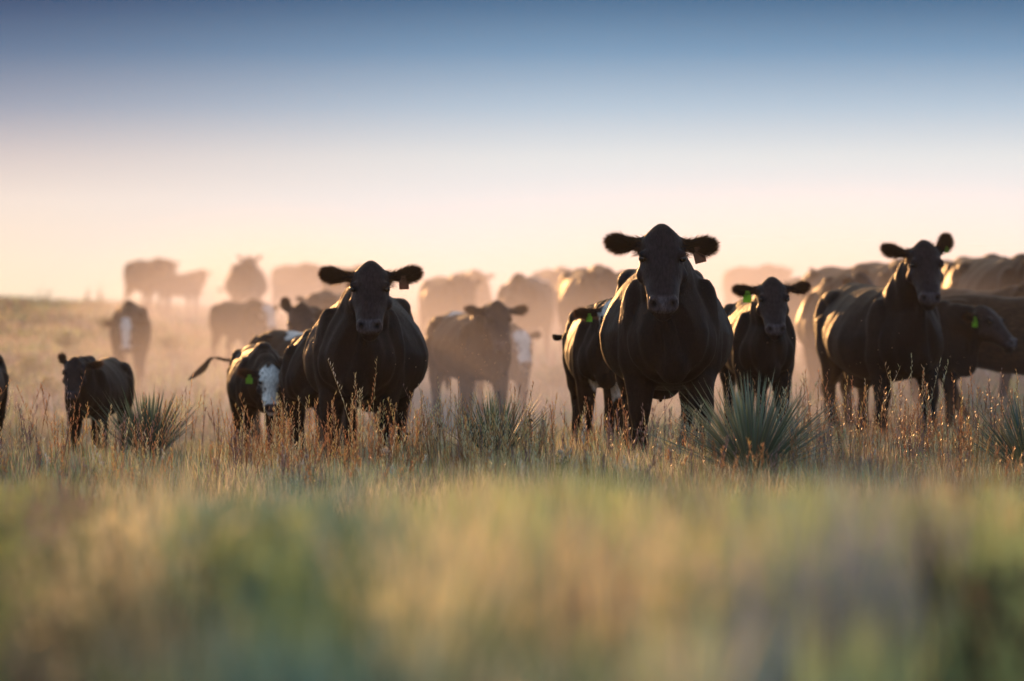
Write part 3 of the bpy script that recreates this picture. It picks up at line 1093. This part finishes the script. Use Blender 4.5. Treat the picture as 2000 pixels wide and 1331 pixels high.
for _ in range(140):
    dd = math.sqrt(random.uniform(6.4 ** 2, 13.5 ** 2))
    xx = random.uniform(-1, 1) * float(span(dd, 1.25))
    pp_ = 1000 + xx / dd * FPX
    env_ = random.uniform(.040, .085)
    hh_ = -env_ * dd - (float(ground_z(xx, dd)) - CZ)
    if hh_ < .12:
        continue
    nm_ = near_pick(pp_, random.random())
    forb(near, xx, dd, min(hh_, .7), random.uniform(.05, .13) * (.6 + dd / 14), PAL[nm_], random.randint(70, 170), random.uniform(.03, .055))
for (p0, D0, ty, nm, cnt) in ((180, 4.6, 1040, 'straw', 70), (150, 4.4, 1100, 'straw', 40), (255, 5.0, 950, 'straw', 60), (325, 6.6, 880, 'straw', 50), (60, 5.0, 1080, 'olive', 60), (20, 4.4, 1180, 'green', 60), (400, 6, 960, 'green', 60),
                              (560, 5.5, 985, 'sage', 80), (680, 5.5, 1000, 'sage', 80), (480, 6, 985, 'sage', 60), (780, 6.0, 960, 'yellow', 50), (860, 5, 940, 'straw', 70), (960, 6, 915, 'yellow', 70), (1010, 5.6, 950, 'yellow', 60), (1070, 6, 950, 'sage', 60),
                              (1190, 4.6, 1030, 'mauve', 50), (1290, 4.4, 985, 'straw', 80), (1330, 4.7, 1000, 'straw', 60), (1180, 7.5, 930, 'olive', 60), (1420, 5, 1090, 'grey', 70), (1480, 7, 950, 'yellow', 60), (1600, 5.5, 960, 'olive', 70), (1700, 6, 940, 'yellow', 60), (1760, 5, 1010, 'yellow', 60),
                              (1880, 5, 925, 'olive', 80), (1950, 4.3, 1130, 'rust', 60), (1985, 6, 960, 'straw', 60), (300, 4.2, 1200, 'tan', 70), (330, 4.0, 1180, 'tan', 50), (740, 4, 1260, 'green', 80), (900, 4.2, 1130, 'olive', 60), (1100, 4, 1200, 'olive', 60), (1440, 4, 1190, 'grey', 80), (1640, 4.1, 1150, 'mauve', 50), (230, 4.2, 1230, 'grey', 40)):
    D0 = max(6.6, D0 * 1.62)
    xc, k = px(p0, D0), int(cnt * 1.3)
    zt = zrel(ty - 32, D0) + CZ - float(ground_z(xc, D0))
    cl = np.array(PAL[nm]) * rng.uniform(.8, 1.25, (k, 1)) * rng.uniform(.94, 1.06, (k, 3))
    near.add(*blades(xc + rng.normal(0, .05, k), D0 + rng.normal(0, .07, k), zt * rng.uniform(.72, 1.06, k), .010 * rng.uniform(.6, 1.3, k), cl, .16))
near.build('near_grass', M_GRASS, 'blurred yellow and sage grass filling the foreground')

mid = Heap()


def mid_names(p, D):
    r_ = random.random()
    if p < 350:
        return ('olive', 'mauve', 'sage', 'deep', 'tan')
    if p < 1360:
        return ('straw', 'tan', 'straw', 'mauve', 'olive') if r_ < .9 else ('sage', 'olive')
    return ('tan', 'mauve', 'straw', 'rust', 'rust') if r_ < .8 else ('sage', 'olive')


clumps(mid, 18.5, 24.6, 850, 45, (.08, .24), .004, mid_names, .17, .12)
clumps(mid, 24, 31, 1300, 42, (.12, .27), .0036, mid_names, .18, .12)
clumps(mid, 30, 42, 1100, 26, (.08, .20), .007, mid_names, .3, .16)
mid.build('meadow_grass', M_GRASS, 'dry tan and olive meadow grass around the hooves')

far = Heap()


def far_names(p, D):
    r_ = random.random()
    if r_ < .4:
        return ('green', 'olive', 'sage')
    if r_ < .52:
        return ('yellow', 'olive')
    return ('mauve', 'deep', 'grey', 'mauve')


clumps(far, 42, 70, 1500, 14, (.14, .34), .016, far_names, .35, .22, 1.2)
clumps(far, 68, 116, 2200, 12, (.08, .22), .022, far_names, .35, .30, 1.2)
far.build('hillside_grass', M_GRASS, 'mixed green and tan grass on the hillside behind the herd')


# seed stalks of bunch grass, the sunlit ones
def stalks(H_, n, d0, d1, hh, names, pxlim=None, bunch=7):
    k = 0
    while k < n:
        D = math.sqrt(random.uniform(d0 * d0, d1 * d1))
        x = random.uniform(-1, 1) * float(span(D, 1.2))
        p = 1000 + x / D * FPX
        if pxlim and not pxlim(p):
            if random.random() < .8:
                continue
        m = random.randint(2, bunch)
        k += m
        hb = random.uniform(*hh)
        for _ in range(m):
            bx, bd = x + random.gauss(0, .06), D + random.gauss(0, .06)
            h = hb * random.uniform(.7, 1.12)
            stalk(H_, bx, bd, h, names)


def stalk(H_, bx, bd, h, names):
    z = float(ground_z(bx, bd))
    la, lm = random.uniform(0, 6.28), abs(random.gauss(0, .13))
    cv = random.uniform(.3, 1.2)
    pt = lambda q_: np.array((bx + math.cos(la) * lm * h * (q_ + cv * q_ * q_), bd + math.sin(la) * lm * h * (q_ + cv * q_ * q_), z + h * q_))
    col = np.array(PAL[random.choice(names)]) * random.uniform(.8, 1.2)
    V, T, C = [], [], []
    lv = [0, .35, .7, 1]
    for q_ in lv:
        p = pt(q_)
        w_ = .0016 * (1 - .5 * q_)
        V += [p + (-w_, 0, 0), p + (w_, 0, 0), p + (0, w_ * 1.5, 0)]
        C += [col * .8] * 3
    for i in range(3):
        for a, b in ((0, 1), (1, 2), (2, 0)):
            T += [(3 * i + a, 3 * i + b, 3 * i + 3 + b), (3 * i + a, 3 * i + 3 + b, 3 * i + 3 + a)]
    ns = random.randint(11, 20)
    q0 = random.uniform(.40, .62)
    for j in range(ns):
        q_ = q0 + (1.0 - q0) * (j + random.random() * .6) / ns
        p = pt(min(q_, 1))
        an = random.uniform(0, 6.28)
        ln = random.uniform(.018, .040) * (1.15 - .5 * (q_ - q0))
        d = np.array((math.cos(an) * .42, math.sin(an) * .42, .95))
        sd = np.array((-math.sin(an), math.cos(an), 0)) * random.uniform(.0022, .0040)
        up = np.array((math.cos(an), math.sin(an), -.4)) * .003
        b = len(V)
        m_ = p + d * ln * .5
        V += [p, m_ + sd, m_ - sd, m_ + up, p + d * ln]
        cc = np.minimum(col * random.uniform(1.3, 2.0), .85)  # sunlit brightness put into the seed tuft colour
        C += [cc] * 5
        T += [(b, b + 1, b + 3), (b, b + 3, b + 2), (b + 1, b + 4, b + 3), (b + 3, b + 4, b + 2), (b, b + 2, b + 1), (b + 1, b + 2, b + 4)]
    H_.add(np.array(V), np.array(T), np.array(C))


seeds = Heap()
stalks(seeds, 640, 24.0, 28.5, (.24, .56), ('amber', 'tan', 'amber', 'rust'), lambda p: 430 < p < 1060)
stalks(seeds, 520, 24.6, 29, (.30, .66), ('mauve', 'amber', 'rust', 'rust'), lambda p: p > 1560)
stalks(seeds, 300, 22.5, 25.5, (.16, .34), ('straw', 'amber', 'mauve'), lambda p: p < 1350)
stalks(seeds, 220, 22.5, 25.2, (.16, .32), ('mauve', 'rust', 'amber'), lambda p: p > 1300)
stalks(seeds, 160, 25, 28, (.30, .46), ('tan', 'mauve'), lambda p: 1060 < p < 1580)
stalks(seeds, 70, 24, 30, (.30, .5), ('mauve', 'tan'), lambda p: p < 430)
for (p0, D0, hh) in ((705, 26.6, .72), (716, 26.9, .78), (692, 26.4, .62), (866, 26.4, .72), (893, 26.8, .66), (1000, 26.5, .6), (1528, 25.4, .62), (1520, 25.5, .60), (1536, 25.3, .56), (1548, 25.6, .60),
                     (1700, 27.6, .66), (1770, 27.8, .7), (1796, 27.6, .7), (1822, 27.2, .66), (1560, 24.9, .34), (1540, 24.2, .36), (1552, 24.1, .33)):
    for _ in range(3):
        stalk(seeds, px(p0, D0) + random.gauss(0, .02), D0 + random.gauss(0, .03), hh * random.uniform(.85, 1.1), ('tan', 'rust', 'straw'))
seeds.build('seed_stalks', M_SEED, 'sunlit reddish seed stalks of bunch grass in front of the cattle')


# ------------------------------------------------------------------ yucca
def yucca(x, D, h, n, label, spread=1.0, wide=.011, col=(.105, .165, .125), grp='yucca plants'):
    z = float(ground_z(x, D))
    Hp = Heap()
    ga = math.pi * (3 - math.sqrt(5))
    for i in range(n):
        fr = (i + .5) / n
        el = R(88) - (fr ** .6) * R(60) * spread + random.gauss(0, R(8))
        az = i * ga + random.gauss(0, .15)
        ln = h * random.uniform(.80, 1.10) * (.80 + .30 * fr)
        d = np.array((math.cos(el) * math.cos(az), math.cos(el) * math.sin(az), math.sin(el)))
        sd = np.array((-math.sin(az), math.cos(az), 0.0))
        up = np.cross(sd, d)
        base = np.array((0, 0, .03)) + d * .03
        cc = np.array(col) * random.uniform(.7, 1.3) * np.array((random.uniform(.85, 1.2), 1, random.uniform(.8, 1.15)))
        if fr > .88 and wide > .0095 and random.random() < .7:
            cc = np.array((.26, .21, .13)) * random.uniform(.8, 1.2)
        w_ = wide * random.uniform(.75, 1.15)
        V, C = [], []
        for q_, wq in ((0, 1.3), (.12, .9), (.4, 1.0), (.75, .65)):
            p = base + d * (ln * q_) + np.array((0, 0, -1)) * (ln * .10 * q_ * q_ * math.cos(el))
            V += [p - sd * w_ * wq, p - up * w_ * wq * .45, p + sd * w_ * wq]
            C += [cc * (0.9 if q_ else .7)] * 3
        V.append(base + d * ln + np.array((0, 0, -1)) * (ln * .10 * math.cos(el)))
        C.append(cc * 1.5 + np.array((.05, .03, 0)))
        T = []
        for k in range(3):
            for a in (0, 1):
                T += [(3 * k + a, 3 * k + a + 1, 3 * k + a + 4), (3 * k + a, 3 * k + a + 4, 3 * k + a + 3)]
        T += [(9, 10, 12), (10, 11, 12)]
        Hp.add(np.array(V), np.array(T), np.array(C))
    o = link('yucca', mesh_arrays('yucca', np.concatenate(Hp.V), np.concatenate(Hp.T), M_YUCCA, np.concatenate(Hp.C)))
    o.location = (x, D, z)
    o.rotation_euler = (0, 0, random.uniform(0, 6))
    tag(o, label, 'yucca', grp)
    return o


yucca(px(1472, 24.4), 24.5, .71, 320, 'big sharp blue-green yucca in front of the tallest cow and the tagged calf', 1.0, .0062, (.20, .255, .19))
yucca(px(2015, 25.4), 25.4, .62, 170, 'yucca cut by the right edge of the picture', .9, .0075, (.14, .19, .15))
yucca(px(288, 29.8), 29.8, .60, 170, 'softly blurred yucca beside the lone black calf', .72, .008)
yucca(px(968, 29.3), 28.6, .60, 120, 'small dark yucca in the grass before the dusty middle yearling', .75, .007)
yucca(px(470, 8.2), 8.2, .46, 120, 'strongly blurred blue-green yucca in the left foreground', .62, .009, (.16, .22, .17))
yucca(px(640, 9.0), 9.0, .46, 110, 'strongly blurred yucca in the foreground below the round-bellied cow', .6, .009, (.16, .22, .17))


# ------------------------------------------------------------------ weeds with round seed heads, sage, far weeds
M_HEAD = plain('dry_seed_head', (.10, .06, .035), .8, .2, noise=60)
M_FLUFF = plain('seed_fluff', (.62, .56, .48), .8, .2, transl=.5)
M_STEM = plain('dry_stem', (.22, .14, .08), .7, .2, transl=.2)


def seed_head(p0, D0, top_px, mat, r_, name, label, cat, grp, fluff=False, nheads=1):
    x = px(p0, D0)
    z = float(ground_z(x, D0))
    h = max(.12, zrel(top_px, D0) + CZ - z)
    E = Build()
    pts = [Vector((0, 0, 0)), Vector((.012, .01, h * .5)), Vector((0, 0, h))]
    E.tube(pts, [.003, .0022, .002], 6)
    e = bpy.data.objects.new(name, None)
    COL.objects.link(e)
    e.location = (x, D0, z)
    link('stem', mesh_np('stem', E.v, E.f, M_STEM), e)
    Q = Build()
    Q.blob(Vector((0, 0, h)), (r_, r_, r_ * .85), 12)
    if True:      # bristles
        for _ in range(90 if fluff else 46):
            d = Vector((random.gauss(0, 1), random.gauss(0, 1), random.gauss(.2, 1))).normalized()
            sd = d.orthogonal().normalized() * .0016
            c = Vector((0, 0, h)) + d * r_ * .8
            b = len(Q.v)
            Q.v += [c - sd, c + sd, c + d * r_ * (.75 if fluff else .5)]
            Q.f.append((b, b + 1, b + 2))
    link('flower_head', mesh_np('flower_head', Q.v, Q.f, mat, False), e)
    tag(e, label, cat, grp)


for (p0, D0, ty) in ((783, 27.6, 862), (798, 27.9, 848), (821, 27.7, 844), (818, 27.4, 862), (857, 27.2, 832), (852, 27.0, 858), (1036, 26.6, 822), (1063, 28.4, 820)):
    seed_head(p0, D0, ty, M_HEAD, .013, 'coneflower', 'dry stalk with dark round seed head in the grass between the two front cows', 'wildflower', 'dry round seed heads', False)
seed_head(1676, 25.6, 836, M_HEAD, .015, 'coneflower', 'lone dark seed head in the reddish grass right of the big yucca', 'wildflower', 'dry round seed heads')
seed_head(752, 26.2, 882, M_FLUFF, .022, 'thistle', 'fluffy pale thistle head by the hooves of the round-bellied cow', 'thistle', None, True)
seed_head(1095, 26.0, 884, M_FLUFF, .017, 'thistle', 'small pale thistle head below the half-hidden calf', 'thistle', None, True)
seed_head(599, 26.0, 892, M_FLUFF, .013, 'thistle', 'tiny white thistle head in the stalks under the low white-faced calf', 'thistle', None, True)


def leafy(name, x, D, h, r_, n, cols, label, cat, leaf=.02, grp=None):
    z = float(ground_z(x, D))
    Hp = Heap()
    for i in range(n):
        az, el = random.uniform(0, 6.28), R(random.uniform(35, 88))
        d = np.array((math.cos(az) * math.cos(el) * r_ / h, math.sin(az) * math.cos(el) * r_ / h, math.sin(el)))
        ln = h * random.uniform(.6, 1.05)
        cc = np.array(random.choice(cols)) * random.uniform(.7, 1.3)
        for j in range(16):
            q_ = .15 + .85 * j / 16
            p = d * ln * q_
            a2 = random.uniform(0, 6.28)
            dd = np.array((math.cos(a2) * .8, math.sin(a2) * .8, .6)) * leaf * random.uniform(.6, 1.2)
            sd = np.array((-math.sin(a2), math.cos(a2), 0)) * leaf * .18
            Hp.add(np.array([p, p + dd * .5 + sd, p + dd * .5 - sd, p + dd]), np.array([(0, 1, 2), (1, 3, 2)]), np.array([cc] * 4))
    o = link(name, mesh_arrays(name, np.concatenate(Hp.V), np.concatenate(Hp.T), M_GRASS, np.concatenate(Hp.C)))
    o.location = (x, D, z)
    tag(o, label, cat, grp)
    return o


G1, G2, G3 = (.11, .17, .07), (.20, .25, .12), (.25, .27, .20)
leafy('sagebrush', px(1092, 24.6), 24.6, .20, .12, 46, (G1, G2), 'low green sage clump below the half-hidden calf', 'shrub')
leafy('sagebrush', px(1640, 25.9), 25.9, .42, .22, 60, (G1, G2, G3), 'feathery green shrub at the right shoulder of the big yucca', 'shrub')
leafy('sagebrush', px(1800, 24.9), 24.9, .22, .24, 70, (G2, G3, G1), 'pale green sage low in the reddish grass at right', 'shrub')
leafy('sagebrush', px(1690, 24.7), 24.7, .26, .14, 50, ((.30, .28, .33), (.26, .22, .24)), 'greyish lilac aster clump right of the big yucca', 'shrub', .014)
leafy('sagebrush', px(640, 24.3), 24.3, .13, .22, 50, (G3, (.34, .34, .32)), 'silvery sage below the hooves of the round-bellied cow', 'shrub', .016)
for (p0, D0, ty, lb) in ((86, 106, 545, 'tall dry weed leftmost on the skyline'), (166, 104, 560, 'bushy dry weed on the skyline between the leftmost weed and the ridge cows'), (196, 107, 552, 'thin dry weed on the skyline nearest the ridge cows')):
    x = px(p0, D0)
    h = zrel(ty, D0) + CZ - float(ground_z(x, D0))
    leafy('weed', x, D0, max(h, .3), max(h, .3) * .55, 9, ((.16, .11, .06), (.12, .09, .05)), lb, 'weed', .06)
sh = [(60, 62, .30), (130, 76, .3), (25, 56, .34), (205, 84, .32), (330, 74, .3), (95, 50, .28), (1090, 52, .3)]
for i, (p0, D0, h) in enumerate(sh):
    leafy('shrub', px(p0, D0), D0, h, h * 1.6, 34, (G2, G2, (.26, .27, .09)), 'blurred green tuft of brush on the grassy slope', 'shrub', .09, 'brush tufts on the slope')

# chaff and insects drifting in the back light
ch = Heap()
for _ in range(420):
    D = random.uniform(29, 42)
    p = random.gauss(940, 90) if random.random() < .55 else random.uniform(560, 1950)
    yy = random.gauss(715, 60)
    c = np.array((px(p, D), D, zrel(yy, D) + CZ))
    r_ = random.uniform(.0012, .0026)
    o4 = np.array([(1, 1, 1), (1, -1, -1), (-1, 1, -1), (-1, -1, 1)]) * r_
    ch.add(c + o4, np.array([(0, 1, 2), (0, 3, 1), (0, 2, 3), (1, 3, 2)]), np.tile(np.array((.7, .55, .4)), (4, 1)))
ch.build('chaff', M_SEED, 'sunlit chaff specks drifting in the dust around the herd', 'stuff', 'chaff')


# ------------------------------------------------------------------ dust and haze
def dome(name, c, r_, mat, label):
    E = Build()
    rs = []
    n = 48
    for i in range(1, 24):
        th = math.pi * i / 24
        rs.append([Vector((r_[0] * math.sin(th) * math.cos(2 * math.pi * k / n), r_[1] * math.sin(th) * math.sin(2 * math.pi * k / n), -r_[2] * math.cos(th))) for k in range(n)])
    E.rings(rs)
    o = link(name, mesh_np(name, E.v, E.f, mat))
    o.location = c
    tag(o, label, 'dust', None, 'stuff')
    return o


DUST = (1.0, 0.945, 1.0)
dome('dust_cloud', (5.0, 76, CZ - 1.2), (15, 40, 3.5), dust_material('herd_dust', 0.044, 0.30, DUST, (15, 40, 3.5)), 'golden dust hanging behind and over the far herd')
dome('dust_cloud', (-5.3, 95, CZ - .7), (5.5, 17, 3.0), dust_material('ridge_dust', 0.065, 0.30, DUST, (5.5, 17, 3.0)), 'bright golden dust round the cows on the ridge')
dome('dust_cloud', (1.5, 45, CZ - 1.3), (11, 13.5, 1.9), dust_material('hoof_dust', 0.048, 0.30, DUST, (11, 13.5, 1.9)), 'dense low dust kicked up round the hooves of the middle cattle')
E = Build()
x0, x1, y0, y1, z0, z1 = -165, 165, -45, 405, -13.5, 4.2
vs = [(x, y, z) for x in (x0, x1) for y in (y0, y1) for z in (z0, z1)]
fc = [(0, 1, 3, 2), (4, 6, 7, 5), (0, 4, 5, 1), (2, 3, 7, 6), (0, 2, 6, 4), (1, 5, 7, 3)]
hz = link('haze', mesh_np('haze', vs, fc, dust_material('haze_air', 0.00018, 0.4, (0.97, 0.90, 0.84)), False))
tag(hz, 'thin warm evening haze over the whole pasture', 'haze', None, 'stuff')
